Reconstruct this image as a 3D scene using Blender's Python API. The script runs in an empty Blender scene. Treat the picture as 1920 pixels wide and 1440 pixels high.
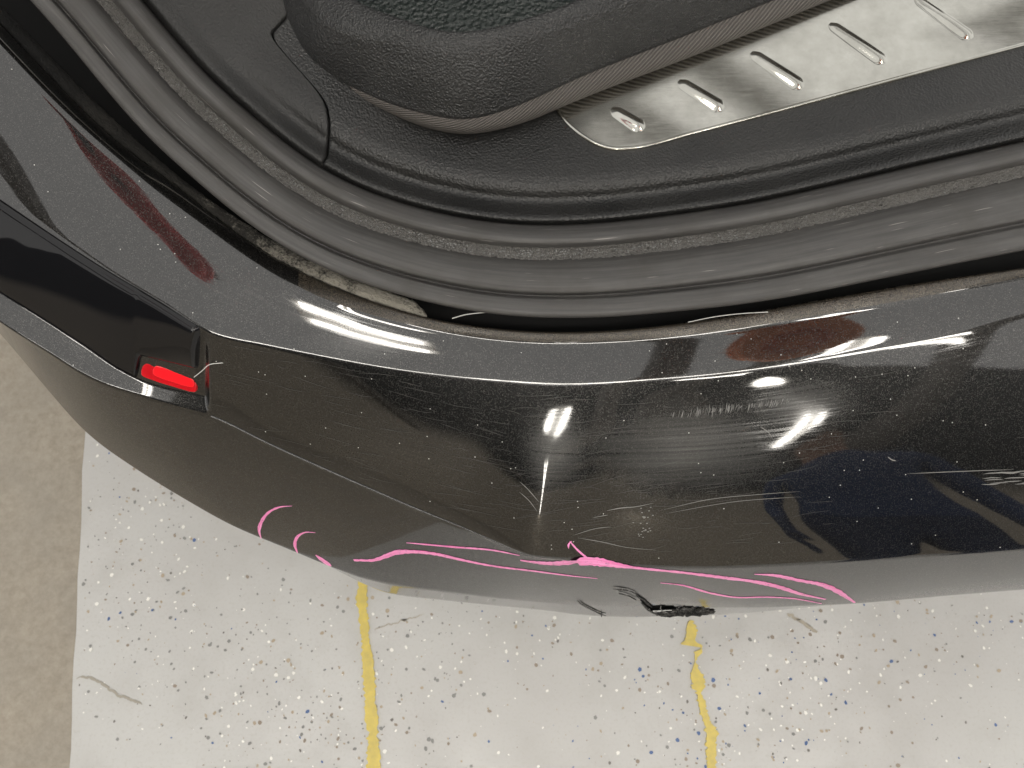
import bpy, bmesh, math, random
import numpy as np
from mathutils import Vector
from mathutils.bvhtree import BVHTree

sc = bpy.context.scene
col = sc.collection

# ------------------------------------------------------------------ camera
FPX = 1400.0                      # focal length, in pixels of a 1920 wide frame
PITCH = math.radians(16.5)        # tilt forward from straight down
H = 1.33
cam = bpy.data.cameras.new('camera')
cam.sensor_width = 36.0
cam.lens = 36.0 * FPX / 1920.0
cam.clip_start = 0.02
cam.clip_end = 60.0
cam.dof.use_dof = True
cam.dof.focus_distance = 0.68
cam.dof.aperture_fstop = 12.0
camo = bpy.data.objects.new('camera', cam)
col.objects.link(camo)
camo.location = (0, 0, H)
camo.rotation_euler = (PITCH, 0, 0)
sc.camera = camo

# ------------------------------------------------------------------ world, exposure
w = bpy.data.worlds.new('World')
sc.world = w
w.use_nodes = True
bg = w.node_tree.nodes['Background']
bg.inputs[0].default_value = (1.0, 0.978, 0.945, 1)
bg.inputs[1].default_value = 1.08
vs = sc.view_settings
vs.view_transform = 'Standard'
vs.look = 'None'
vs.exposure = 0.0
vs.gamma = 1.0
vs.use_curve_mapping = False
sc.cycles.use_denoising = True
sc.cycles.max_bounces = 8
sc.cycles.sample_clamp_indirect = 6.0
TUBE_POWER = 26.0
# twin tube lamps: x, y of the middle, length, 1 = runs across the car
TUBES = [(0.30, -2.85, 1.6, 0), (0.30, -4.6, 1.6, 0), (0.30, -6.3, 1.5, 0), (1.27, -1.70, 0.5, 1), (1.9, -2.3, 0.35, 0), (-0.42, 0.33, 0.34, 1), (1.55, -0.25, 0.6, 0), (0.5, -1.02, 4.2, 1)]
CEIL = 3.3

# ------------------------------------------------------------------ helpers
random.seed(7)
rng = np.random.default_rng(11)
CA, SA = math.cos(PITCH), math.sin(PITCH)


def ray(px, py):
    a = (np.asarray(px, float) - 960.0) / FPX
    b = -(np.asarray(py, float) - 720.0) / FPX
    return np.stack([a, b * CA + SA, b * SA - CA], -1)


def U(px, py, z):
    """point at height z that the camera sees in the photograph at px, py"""
    d = ray(px, py)
    t = (np.asarray(z, float) - H) / d[..., 2]
    return np.array([0, 0, H]) + d * t[..., None]


def pchip(xk, yk, x):
    xk = np.asarray(xk, float); yk = np.asarray(yk, float)
    h = np.diff(xk); dl = np.diff(yk) / h
    m = np.zeros_like(yk)
    m[1:-1] = np.where(dl[:-1] * dl[1:] > 0, (h[:-1] + h[1:]) * dl[:-1] * dl[1:] / np.where(dl[:-1] * dl[1:] > 0, h[:-1] * dl[:-1] + h[1:] * dl[1:], 1) * 1.0, 0)
    m[1:-1] = np.where(dl[:-1] * dl[1:] > 0, (dl[:-1] * h[1:] + dl[1:] * h[:-1]) / (h[:-1] + h[1:]), 0)
    m[0], m[-1] = dl[0], dl[-1]
    x0 = np.asarray(x, float); x = np.clip(x0, xk[0], xk[-1])
    i = np.clip(np.searchsorted(xk, x) - 1, 0, len(xk) - 2)
    t = (x - xk[i]) / h[i]
    lin = np.where(x0 > xk[-1], m[-1] * (x0 - xk[-1]), np.where(x0 < xk[0], m[0] * (x0 - xk[0]), 0.0))
    return lin + ((2 * t**3 - 3 * t**2 + 1) * yk[i] + (t**3 - 2 * t**2 + t) * h[i] * m[i]
            + (-2 * t**3 + 3 * t**2) * yk[i + 1] + (t**3 - t**2) * h[i] * m[i + 1])


def gsm(a, s, axis=0):
    """gaussian smoothing along an axis, edges extrapolated"""
    if s <= 0:
        return a
    a = np.moveaxis(np.asarray(a, float), axis, 0)
    n = int(math.ceil(3 * s)); n = min(n, a.shape[0] - 1)
    k = np.exp(-0.5 * (np.arange(-n, n + 1) / s) ** 2); k /= k.sum()
    lo = 2 * a[0] - a[1:n + 1][::-1]
    hi = 2 * a[-1] - a[-n - 1:-1][::-1]
    p = np.concatenate([lo, a, hi], 0)
    o = sum(k[j] * p[j:j + a.shape[0]] for j in range(2 * n + 1))
    return np.moveaxis(o, 0, axis)


def sstep(a, b, x):
    t = np.clip((np.asarray(x, float) - a) / (b - a), 0, 1)
    return t * t * (3 - 2 * t)


def grid_mesh(name, P, mat, parent=None, smooth=True, closed=False):
    R, C = P.shape[:2]
    idx = np.arange(R * C).reshape(R, C)
    if closed:
        a = idx; b = np.roll(idx, -1, 1)
        f = np.stack([a[:-1], b[:-1], b[1:], a[1:]], -1).reshape(-1, 4)
    else:
        f = np.stack([idx[:-1, :-1], idx[:-1, 1:], idx[1:, 1:], idx[1:, :-1]], -1).reshape(-1, 4)
    me = bpy.data.meshes.new(name)
    me.from_pydata(P.reshape(-1, 3).tolist(), [], f.tolist())
    # surface coordinates in metres: u along the part, v across it
    mid = P[R // 2]
    u = np.concatenate([[0], np.cumsum(np.linalg.norm(np.diff(mid, axis=0), axis=1))])
    v = np.concatenate([[0], np.cumsum(np.linalg.norm(np.diff(P[:, C // 2], axis=0), axis=1))])
    uv = np.stack(np.broadcast_arrays(u[None, :], v[:, None]), -1).reshape(-1, 2)
    lay = me.uv_layers.new(name='UVMap')
    li = np.zeros(len(me.loops), dtype=np.int32)
    me.loops.foreach_get('vertex_index', li)
    lay.data.foreach_set('uv', uv[li].astype(np.float32).ravel())
    if smooth:
        me.polygons.foreach_set('use_smooth', [True] * len(me.polygons))
    me.update()
    return link(name, me, mat, parent)


def link(name, me, mat, parent=None):
    o = bpy.data.objects.new(name, me)
    col.objects.link(o)
    if mat:
        for m in (mat if isinstance(mat, (list, tuple)) else [mat]):
            me.materials.append(m)
    o.parent = parent
    return o


def bm_obj(name, bm, mat, parent=None, smooth=False):
    bmesh.ops.recalc_face_normals(bm, faces=bm.faces)
    me = bpy.data.meshes.new(name)
    bm.to_mesh(me); bm.free()
    if smooth:
        me.polygons.foreach_set('use_smooth', [True] * len(me.polygons))
    return link(name, me, mat, parent)


def tag(o, label=None, cat=None, group=None, kind=None):
    if label: o['label'] = label
    if cat: o['category'] = cat
    if group: o['group'] = group
    if kind: o['kind'] = kind
    return o


def empty(name, loc=(0, 0, 0)):
    o = bpy.data.objects.new(name, None)
    col.objects.link(o); o.location = loc
    return o


def spline(pts, n):
    """dense polyline through key points (any columns), by chord length"""
    p = np.asarray(pts, float)
    s = np.concatenate([[0], np.cumsum(np.linalg.norm(np.diff(p[:, :2], axis=0), axis=1))])
    x = np.linspace(0, s[-1], n)
    # natural-ish cubic: catmull-rom on non-uniform knots
    out = np.zeros((n, p.shape[1]))
    m = np.zeros_like(p)
    d = np.diff(p, axis=0) / np.diff(s)[:, None]
    hs = np.diff(s)[:, None]
    m[1:-1] = (d[:-1] * hs[1:] + d[1:] * hs[:-1]) / (hs[1:] + hs[:-1])
    m[0], m[-1] = d[0], d[-1]
    i = np.clip(np.searchsorted(s, x) - 1, 0, len(s) - 2)
    h = (s[i + 1] - s[i]); t = ((x - s[i]) / h)[:, None]; h = h[:, None]
    return ((2 * t**3 - 3 * t**2 + 1) * p[i] + (t**3 - 2 * t**2 + t) * h * m[i]
            + (-2 * t**3 + 3 * t**2) * p[i + 1] + (t**3 - t**2) * h * m[i + 1])


# ------------------------------------------------------------------ materials
class NT:
    def __init__(self, name):
        self.m = bpy.data.materials.new(name); self.m.use_nodes = True
        self.t = self.m.node_tree; self.n = self.t.nodes
        self.b = self.n['Principled BSDF']

    def add(self, kind, **kw):
        x = self.n.new('ShaderNode' + kind)
        for k, v in kw.items():
            setattr(x, k, v)
        return x

    def l(self, a, b):
        self.t.links.new(a, b)

    def set(self, **kw):
        for k, v in kw.items():
            i = self.b.inputs[k.replace('_', ' ')]
            if isinstance(v, bpy.types.NodeSocket):
                self.l(v, i)
            else:
                i.default_value = (*v, 1) if isinstance(v, tuple) and len(v) == 3 else v
        return self

    def coord(self, kind='Object', scale=(1, 1, 1), rot=(0, 0, 0)):
        c = self.add('TexCoord'); mp = self.add('Mapping')
        mp.inputs['Scale'].default_value = scale
        mp.inputs['Rotation'].default_value = rot
        self.l(c.outputs[kind], mp.inputs[0])
        return mp.outputs[0]

    def noise(self, vec, scale, detail=3, rough=0.5, out='Fac', dist=0.0):
        x = self.add('TexNoise'); self.l(vec, x.inputs['Vector'])
        x.inputs['Scale'].default_value = scale; x.inputs['Detail'].default_value = detail
        x.inputs['Roughness'].default_value = rough
        x.inputs['Distortion'].default_value = dist
        return x.outputs[out]

    def voro(self, vec, scale, out='Distance', feature='F1', rnd=1.0):
        x = self.add('TexVoronoi', feature=feature); self.l(vec, x.inputs['Vector'])
        x.inputs['Scale'].default_value = scale
        x.inputs['Randomness'].default_value = rnd
        return x.outputs[out]

    def ramp(self, fac, stops, interp='LINEAR'):
        x = self.add('ValToRGB'); self.l(fac, x.inputs[0])
        e = x.color_ramp.elements; x.color_ramp.interpolation = interp
        while len(e) < len(stops): e.new(0.5)
        for k, (p, c) in enumerate(stops):
            e[k].position = p
            e[k].color = (c, c, c, 1) if isinstance(c, (int, float)) else (*c, 1)
        return x.outputs[0]

    def math(self, op, a, b=0.0, clamp=False):
        x = self.add('Math', operation=op, use_clamp=clamp)
        for k, v in ((0, a), (1, b)):
            if isinstance(v, bpy.types.NodeSocket): self.l(v, x.inputs[k])
            else: x.inputs[k].default_value = v
        return x.outputs[0]

    def mix(self, fac, a, b, blend='MIX'):
        x = self.add('Mix', data_type='RGBA', blend_type=blend)
        for k, v in ((0, fac), (6, a), (7, b)):
            if isinstance(v, bpy.types.NodeSocket): self.l(v, x.inputs[k])
            else: x.inputs[k].default_value = (*v, 1) if isinstance(v, tuple) else v
        return x.outputs[2]

    def bump(self, h, strength, dist, normal=None):
        x = self.add('Bump'); self.l(h, x.inputs['Height'])
        x.inputs['Strength'].default_value = strength; x.inputs['Distance'].default_value = dist
        if normal is not None: self.l(normal, x.inputs['Normal'])
        return x.outputs[0]


def plain(name, c, rough=0.5, metal=0.0, **kw):
    return NT(name).set(Base_Color=c, Roughness=rough, Metallic=metal, **kw).m


def mat_paint():
    t = NT('black_metallic_paint')
    ob = t.coord('Object'); uv = t.coord('UV')
    cell = t.voro(ob, 1500.0, 'Color')
    sep = t.add('SeparateColor'); t.l(cell, sep.inputs[0])
    fl = t.ramp(sep.outputs[0], [(0.0, 0.006), (0.55, 0.012), (0.9, 0.030), (1.0, 0.065)])
    tint = t.mix(1.0, fl, (1.0, 0.97, 0.92), 'MULTIPLY')
    # flakes lie at slightly different angles
    nm = t.add('NormalMap'); nm.inputs['Strength'].default_value = 0.045
    cm = t.mix(0.55, cell, (0.5, 0.5, 1.0)); t.l(cm, nm.inputs['Color'])
    # fine wash swirls running along the bumper
    mp = t.add('Mapping'); mp.inputs['Scale'].default_value = (7, 650, 1)
    t.l(uv, mp.inputs[0])
    st = t.noise(mp.outputs[0], 1.0, 4, 0.65, dist=0.6)
    mask = t.noise(uv, 9.0, 2, 0.5)
    cr = t.math('MULTIPLY', t.ramp(st, [(0.46, 0), (0.72, 1)]), t.ramp(mask, [(0.38, 0.0), (0.68, 1)]))
    crough = t.math('MULTIPLY_ADD', cr, 0.15); crough.node.inputs[2].default_value = 0.014
    # worn clear coat round the dent, with pale sheen of reflections painted in
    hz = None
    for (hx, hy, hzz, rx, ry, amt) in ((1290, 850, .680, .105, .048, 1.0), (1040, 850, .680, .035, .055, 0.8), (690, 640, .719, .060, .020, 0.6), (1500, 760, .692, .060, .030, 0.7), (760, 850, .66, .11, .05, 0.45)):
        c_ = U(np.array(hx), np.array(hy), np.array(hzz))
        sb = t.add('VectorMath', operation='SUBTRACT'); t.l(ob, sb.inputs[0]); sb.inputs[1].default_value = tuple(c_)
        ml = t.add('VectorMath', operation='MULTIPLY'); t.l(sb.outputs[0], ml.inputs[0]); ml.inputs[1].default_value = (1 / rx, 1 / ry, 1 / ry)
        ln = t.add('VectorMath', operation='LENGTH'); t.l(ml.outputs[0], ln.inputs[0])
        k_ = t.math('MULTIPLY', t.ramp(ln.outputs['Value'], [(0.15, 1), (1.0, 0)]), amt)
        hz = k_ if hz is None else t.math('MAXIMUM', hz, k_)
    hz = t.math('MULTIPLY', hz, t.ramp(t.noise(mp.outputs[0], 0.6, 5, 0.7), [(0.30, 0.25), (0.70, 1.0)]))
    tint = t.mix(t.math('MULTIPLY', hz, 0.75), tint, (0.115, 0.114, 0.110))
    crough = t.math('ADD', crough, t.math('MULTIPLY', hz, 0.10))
    wob = t.bump(t.noise(ob, 18.0, 1, 0.4), 0.012, 0.01)
    scb = t.bump(st, 0.010, 0.0006, wob)
    t.set(Base_Color=tint, Metallic=0.9, Roughness=0.38, Normal=nm.outputs[0],
          Coat_Weight=1.0, Coat_Roughness=crough, Coat_IOR=1.78, Coat_Normal=scb)
    return t.m


def mat_flange():
    t = NT('flange_paint')
    ob = t.coord('Object')
    n = t.noise(ob, 900.0, 3, 0.7)
    d = t.noise(ob, 30.0, 4, 0.6)
    c = t.mix(t.ramp(n, [(0.4, 0), (0.75, 1)]), (0.012, 0.011, 0.01), (0.12, 0.10, 0.075))
    t.set(Base_Color=c, Metallic=0.3, Roughness=t.ramp(d, [(0.3, 0.18), (0.7, 0.45)]), Normal=t.bump(n, 0.25, 0.0006))
    return t.m


def mat_gloss_black():
    t = NT('gloss_black_plastic')
    ob = t.coord('Object')
    dust = t.ramp(t.noise(ob, 700.0, 2, 0.7), [(0.70, 0.0), (0.80, 1.0)])
    c = t.mix(dust, (0.006, 0.006, 0.007), (0.03, 0.03, 0.03))
    t.set(Base_Color=c, Roughness=0.03, IOR=1.45, Normal=t.bump(t.noise(ob, 16.0, 1), 0.05, 0.01))
    return t.m


def mat_rubber():
    t = NT('weathered_rubber')
    ob = t.coord('Object'); uv = t.coord('UV')
    mp = t.add('Mapping'); mp.inputs['Scale'].default_value = (10, 260, 1); t.l(uv, mp.inputs[0])
    st = t.noise(mp.outputs[0], 1.0, 5, 0.6)
    bl = t.noise(ob, 22.0, 4, 0.6)
    f = t.noise(ob, 1500.0, 2, 0.6)
    a = t.mix(t.ramp(st, [(0.35, 0), (0.7, 1)]), (0.046, 0.0445, 0.0435), (0.082, 0.0795, 0.077))
    a = t.mix(t.ramp(bl, [(0.45, 0), (0.72, 0.6)]), a, (0.050, 0.047, 0.043))
    sc_ = t.ramp(t.noise(mp.outputs[0], 2.3, 2, 0.4), [(0.70, 0), (0.76, 0.7)])
    a = t.mix(sc_, a, (0.30, 0.28, 0.265))
    t.set(Base_Color=a, Roughness=t.ramp(bl, [(0.3, 0.5), (0.7, 0.68)]), Normal=t.bump(f, 0.2, 0.0008))
    return t.m


def mat_wet():
    t = NT('wet_grimy_rubber')
    ob = t.coord('Object')
    v = t.voro(ob, 420.0)
    n = t.noise(ob, 900.0, 4, 0.7)
    t.set(Base_Color=t.mix(n, (0.035, 0.034, 0.032), (0.22, 0.212, 0.20)), Roughness=0.16,
          Normal=t.bump(n, 0.9, 0.002, t.bump(v, 0.7, 0.002)))
    return t.m


def mat_grain(name, c0, c1, scale=520.0, strength=0.5, rough=(0.32, 0.5), dust=0.0, dist=0.0014):
    t = NT(name)
    ob = t.coord('Object')
    wv = t.noise(ob, scale * 0.5, 2, 0.5, 'Color')
    x = t.add('VectorMath', operation='SCALE'); t.l(wv, x.inputs[0]); x.inputs[3].default_value = 0.002
    ad = t.add('VectorMath', operation='ADD'); t.l(ob, ad.inputs[0]); t.l(x.outputs[0], ad.inputs[1])
    e = t.voro(ad.outputs[0], scale, 'Distance', 'SMOOTH_F1')
    f = t.noise(ob, scale * 3, 2)
    h = t.math('ADD', e, t.math('MULTIPLY', f, 0.25))
    n = t.noise(ob, 14.0, 4, 0.6)
    c = t.mix(t.ramp(n, [(0.35, 0), (0.7, 1)]), c0, c1)
    if dust:
        d = t.ramp(t.noise(ob, 460.0, 3, 0.75), [(0.66, 0), (0.76, dust)])
        c = t.mix(d, c, (0.30, 0.28, 0.25))
    t.set(Base_Color=c, Roughness=t.ramp(n, [(0.3, rough[0]), (0.7, rough[1])]), Normal=t.bump(h, strength, dist))
    return t.m


def mat_fabric():
    t = NT('twill_edge_binding')
    uv = t.coord('UV', scale=(1, 1, 1), rot=(0, 0, math.radians(62)))
    wv = t.add('TexWave', wave_type='BANDS'); t.l(uv, wv.inputs[0])
    wv.inputs['Scale'].default_value = 105.0; wv.inputs['Distortion'].default_value = 0.6
    wv.inputs['Detail'].default_value = 1.5
    ob = t.coord('Object'); f = t.noise(ob, 2200.0, 2)
    h = t.math('ADD', wv.outputs[0], t.math('MULTIPLY', f, 0.6))
    t.set(Base_Color=t.mix(h, (0.022, 0.020, 0.019), (0.125, 0.114, 0.105)), Roughness=0.75, Normal=t.bump(h, 0.8, 0.0012))
    return t.m


def mat_steel():
    t = NT('brushed_steel')
    ob = t.coord('Object', scale=(60, 700, 1), rot=(0, 0, math.radians(12)))
    ob2 = t.coord('Object')
    b = t.noise(ob, 1.0, 4, 0.6)
    cl = t.noise(ob2, 26.0, 4, 0.65)
    sp = t.ramp(t.noise(ob2, 520.0, 3, 0.75), [(0.70, 0), (0.76, 1)])
    c = t.mix(t.ramp(cl, [(0.3, 0), (0.7, 1)]), (0.42, 0.415, 0.375), (0.58, 0.575, 0.53))
    c = t.mix(t.math('MULTIPLY', sp, 0.5), c, (0.8, 0.75, 0.66))
    r = t.math('MULTIPLY_ADD', b, 0.12); r.node.inputs[2].default_value = 0.07
    t.set(Base_Color=c, Metallic=1.0, Roughness=r, Normal=t.bump(b, 0.05, 0.0005))
    return t.m


def mat_fuzz():
    t = NT('dusty_foam')
    ob = t.coord('Object')
    n = t.noise(ob, 420.0, 5, 0.75); m = t.noise(ob, 40.0, 4, 0.6)
    sx = t.add('SeparateXYZ'); t.l(ob, sx.inputs[0])
    along = t.math('MULTIPLY_ADD', sx.outputs[0], 2.3); along.node.inputs[2].default_value = 1.38
    k = t.math('MULTIPLY', t.math('ADD', t.math('MULTIPLY', n, 0.9), m), along)
    c = t.ramp(k, [(0.35, 0.006), (0.75, (0.035, 0.032, 0.027)), (1.0, (0.38, 0.355, 0.30))])
    t.set(Base_Color=c, Roughness=0.95, Normal=t.bump(n, 1.0, 0.004))
    return t.m


def mat_epoxy():
    t = NT('white_epoxy_floor')
    ob = t.coord('Object')
    big = t.noise(ob, 2.2, 4, 0.55); mid = t.noise(ob, 9.0, 5, 0.6); fine = t.noise(ob, 190.0, 4, 0.7)
    c = t.mix(t.ramp(big, [(0.35, 0), (0.68, 1)]), (0.545, 0.542, 0.525), (0.48, 0.47, 0.455))
    c = t.mix(t.ramp(mid, [(0.5, 0), (0.8, 0.6)]), c, (0.44, 0.43, 0.405))
    c = t.mix(t.ramp(fine, [(0.52, 0), (0.72, 0.35)]), c, (0.40, 0.375, 0.335))
    t.set(Base_Color=c, Roughness=t.ramp(mid, [(0.3, 0.28), (0.7, 0.5)]), Normal=t.bump(mid, 0.12, 0.004))
    return t.m


def mat_concrete():
    t = NT('brown_concrete')
    ob = t.coord('Object')
    a = t.noise(ob, 5.0, 5, 0.6); b = t.noise(ob, 75.0, 5, 0.7); sx = t.add('SeparateXYZ')
    c = t.mix(t.ramp(b, [(0.3, 0), (0.7, 1)]), (0.27, 0.235, 0.185), (0.40, 0.355, 0.29))
    c = t.mix(t.ramp(a, [(0.3, 0), (0.7, 0.6)]), c, (0.28, 0.26, 0.225))
    t.set(Base_Color=c, Roughness=0.75, Normal=t.bump(b, 0.35, 0.004))
    return t.m


def mat_yellow():
    t = NT('yellow_floor_paint')
    ob = t.coord('Object')
    a = t.noise(ob, 60.0, 5, 0.65)
    t.set(Base_Color=t.mix(t.ramp(a, [(0.35, 0), (0.75, 1)]), (0.66, 0.52, 0.11), (0.50, 0.40, 0.12)), Roughness=0.45,
          Normal=t.bump(a, 0.3, 0.002))
    return t.m


def mat_pink():
    t = NT('pink_paint_marker')
    uv = t.coord('UV', scale=(16, 1400, 1)); ob = t.coord('Object')
    a = t.noise(uv, 1.0, 3, 0.6); b = t.noise(ob, 170.0, 4, 0.7)
    c = t.mix(t.ramp(a, [(0.38, 0), (0.62, 1)]), (0.78, 0.16, 0.42), (0.97, 0.40, 0.70))
    c = t.mix(t.ramp(b, [(0.56, 0), (0.68, 0.7)]), c, (0.34, 0.14, 0.22))
    t.set(Base_Color=c, Roughness=0.3, Normal=t.bump(a, 0.4, 0.0006))
    return t.m


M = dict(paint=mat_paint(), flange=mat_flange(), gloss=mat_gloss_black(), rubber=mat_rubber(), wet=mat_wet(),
         sill=mat_grain('grained_sill_plastic', (0.009, 0.0092, 0.009), (0.017, 0.0168, 0.0162), 560.0, 0.5, (0.30, 0.42), 0.06, 0.0016),
         side=mat_grain('grained_side_trim', (0.010, 0.010, 0.0098), (0.018, 0.0176, 0.017), 560.0, 0.35, (0.45, 0.6), 0.0),
         vinyl=mat_grain('embossed_vinyl', (0.018, 0.0185, 0.019), (0.032, 0.0325, 0.033), 620.0, 0.75, (0.28, 0.38), 0.12, 0.0018),
         pan=mat_grain('grained_tray_bottom', (0.012, 0.017, 0.0155), (0.020, 0.026, 0.024), 300.0, 1.0, (0.26, 0.34), 0.3, 0.003),
         fabric=mat_fabric(), steel=mat_steel(), fuzz=mat_fuzz(), epoxy=mat_epoxy(), concrete=mat_concrete(),
         yellow=mat_yellow(), pink=mat_pink(),
         dark=plain('black_cavity', (0.004, 0.004, 0.004), 0.9),
         lens=plain('red_reflector', (0.55, 0.004, 0.010), 0.12, Coat_Weight=1.0, Subsurface_Weight=0.0),
         tube=None)

# ------------------------------------------------------------------ floor
def ground(px, py, z=0.0):
    return U(px, py, z)


conc = bmesh.new()
for x, y in ((-14, -14), (14, -14), (14, 14), (-14, 14)):
    conc.verts.new((x, y, -0.006))
conc.faces.new(conc.verts)
tag(bm_obj('concrete_floor', conc, M['concrete']), 'brown bare concrete floor left of the white coating', kind='structure')
e0, e1 = ground(160, 806), ground(130, 1440)
dv = (e1 - e0) / np.linalg.norm(e1 - e0)
edge = [e0 + dv * s for s in np.linspace(-6, 5, 240)]
bm = bmesh.new()
top = []
for k, p in enumerate(edge):
    j = 0.0016 * math.sin(k * 1.7) + 0.002 * (random.random() - 0.5)
    top.append((p[0] + j, p[1]))
ring = top + [(12, -6.2), (12, 6.2)]
a = [bm.verts.new((x, y, 0.0)) for x, y in ring]
b = [bm.verts.new((x, y, -0.0055)) for x, y in ring]
bm.faces.new(a)
for k in range(len(ring)):
    q = (k + 1) % len(ring)
    bm.faces.new((a[k], a[q], b[q], b[k]))
floor = tag(bm_obj('epoxy_floor', bm, M['epoxy']), 'white speckled epoxy floor', kind='structure')


def slab(name, outline, z, th, mat, parent=None, jitter=0.0):
    """thin raised film on the floor with real edges"""
    bm = bmesh.new()
    o = [(x + random.uniform(-jitter, jitter), y + random.uniform(-jitter, jitter)) for x, y in outline]
    a = [bm.verts.new((x, y, z + th)) for x, y in o]
    b = [bm.verts.new((x, y, z)) for x, y in o]
    bm.faces.new(a)
    for k in range(len(o)):
        q = (k + 1) % len(o)
        bm.faces.new((a[k], a[q], b[q], b[k]))
    return bm_obj(name, bm, mat, parent)


def stripe(rows, name):
    """rows: (py, left px, right px) down the stripe"""
    r = np.array(rows, float)
    s = spline(np.stack([r[:, 0], r[:, 1] * 0, r[:, 1], r[:, 2]], 1), 120)
    L = U(s[:, 2], s[:, 0], 0.0); R_ = U(s[:, 3], s[:, 0], 0.0)
    out = [(p[0] + random.gauss(0, .0013), p[1]) for p in L] + [(p[0] + random.gauss(0, .0013), p[1]) for p in R_[::-1]]
    return slab(name, out, 0.0006, 0.0016, M['yellow'], floor)


stripe([(1040, 672, 688), (1070, 670, 688), (1095, 672, 690), (1120, 668, 690), (1150, 673, 689), (1170, 675, 692), (1205, 680, 694),
        (1240, 679, 700), (1290, 682, 703), (1320, 684, 704), (1350, 685, 709), (1375, 690, 709), (1400, 689, 712), (1440, 688, 714), (1490, 692, 716), (1500, 697, 708)], 'yellow_stripe')
stripe([(1163, 1291, 1297), (1172, 1288, 1303), (1190, 1287, 1307), (1202, 1283, 1303), (1210, 1283, 1314), (1212, 1303, 1315), (1222, 1303, 1314),
        (1240, 1301, 1306), (1252, 1299, 1311), (1268, 1295, 1318), (1280, 1297, 1323), (1293, 1300, 1318), (1298, 1305, 1314), (1315, 1308, 1323),
        (1335, 1313, 1326), (1355, 1319, 1334), (1372, 1322, 1345), (1385, 1324, 1343), (1400, 1323, 1342), (1440, 1326, 1341), (1490, 1330, 1346), (1500, 1333, 1338)], 'yellow_stripe')


def ribbon_floor(name, pts, wpx, mat, z=0.0005):
    s = spline(pts, 60)
    s = s + gsm(rng.normal(0, 2.2, s.shape), 1.0, 0)
    t = np.gradient(s[:, :2], axis=0); t /= np.linalg.norm(t, axis=1)[:, None]
    nrm = np.stack([-t[:, 1], t[:, 0]], 1)
    hw = 0.5 * wpx * np.clip(np.minimum(np.arange(60), np.arange(60)[::-1]) / 6.0, 0.25, 1) * (0.75 + 0.5 * rng.random(60))
    A = U(s[:, 0] + nrm[:, 0] * hw, s[:, 1] + nrm[:, 1] * hw, 0.0)
    B = U(s[:, 0] - nrm[:, 0] * hw, s[:, 1] - nrm[:, 1] * hw, 0.0)
    return slab(name, [tuple(p[:2]) for p in A] + [tuple(p[:2]) for p in B[::-1]], z, 0.0006, mat, floor)


M['crack'] = plain('floor_crack_dirt', (0.36, 0.335, 0.285), 0.8)
M['scuff'] = plain('floor_scuff_dirt', (0.42, 0.38, 0.31), 0.7)
ribbon_floor('crack', [(144, 1270), (172, 1272), (190, 1281), (210, 1295), (225, 1304), (246, 1312), (268, 1321)], 5, M['crack'])
ribbon_floor('scuff_mark', [(1475, 1151), (1500, 1164), (1533, 1187)], 6, M['scuff'])
ribbon_floor('hairline_crack', [(700, 1180), (728, 1172), (760, 1163), (795, 1151)], 1.6, M['scuff'])

# paint chips broadcast into the coating: far too many to count
FC = [plain('flake_brown', (0.30, 0.25, 0.20), 0.6), plain('flake_grey', (0.25, 0.25, 0.24), 0.6), plain('flake_blue', (0.09, 0.15, 0.32), 0.6),
      plain('flake_white', (0.80, 0.79, 0.74), 0.35), plain('flake_tan', (0.42, 0.35, 0.26), 0.6), plain('flake_black', (0.18, 0.17, 0.155), 0.6)]
vv, ff, mi = [], [], []
for k in range(11200):
    px = random.uniform(-250, 2400); py = random.uniform(760, 1750)
    spot = k > 11170
    if spot:
        cx_, cy_, sg_ = random.choice(((1525, 1270, 30), (1570, 1400, 75), (1525, 1275, 40)))
        px = random.gauss(cx_, sg_); py = random.gauss(cy_, sg_ * 0.8)
    p = U(px, py, 0.0)
    if p[0] < e0[0] + (p[1] - e0[1]) * dv[0] / dv[1] + 0.01:
        continue
    right = px > 900
    cl = math.sin(p[0] * 9 + 1.3) * math.sin(p[1] * 7 + 0.4)
    if not spot and random.random() > 0.62 + 0.5 * cl:
        continue
    mk = random.choices(range(6), (0.9, 0.7, 0.55, 1.5, 0.8, 0.5) if right else (0.7, 1.7, 0.12, 1.1, 0.7, 0.35))[0]
    if spot: mk = random.choice((3, 3, 4, 0))
    r = random.choice((0.8, 1.0, 1.2, 1.5, 1.9, 2.4, 2.4, 3.0, 3.6, 4.6)) * 0.001 * (0.84 if mk != 5 else 0.66)
    n = random.randint(5, 7); a0 = random.random() * 6.28; el = random.uniform(0.55, 1.0); tw = random.random() * 3.14
    b0 = len(vv); z = 0.0007 + 0.0004 * random.random()
    for q in range(n):
        an = a0 + 6.283 * q / n; rr = r * random.uniform(0.75, 1.1)
        x, y = rr * math.cos(an), rr * el * math.sin(an)
        vv.append((p[0] + x * math.cos(tw) - y * math.sin(tw), p[1] + x * math.sin(tw) + y * math.cos(tw), z))
    ff.append(list(range(b0, b0 + n))); mi.append(mk)
me = bpy.data.meshes.new('paint_chips'); me.from_pydata(vv, [], ff)
for m in FC: me.materials.append(m)
me.polygons.foreach_set('material_index', mi)
fo = link('paint_chips', me, None, floor); fo['kind'] = 'stuff'

# ------------------------------------------------------------------ car: bumper
car = empty('car', (0.1, 0.15, 0.0))
tag(car, 'black metallic car rear corner with scuffed dented bumper and open trunk', 'car')
car.location = (0, 0, 0)
X = np.arange(-420, 3001, 4.0)


def line(yk, zk, sm=9, zs=32):
    y = gsm(pchip(*zip(*yk), X), sm); z = gsm(pchip(*zip(*zk), X), zs)
    return y, z


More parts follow.
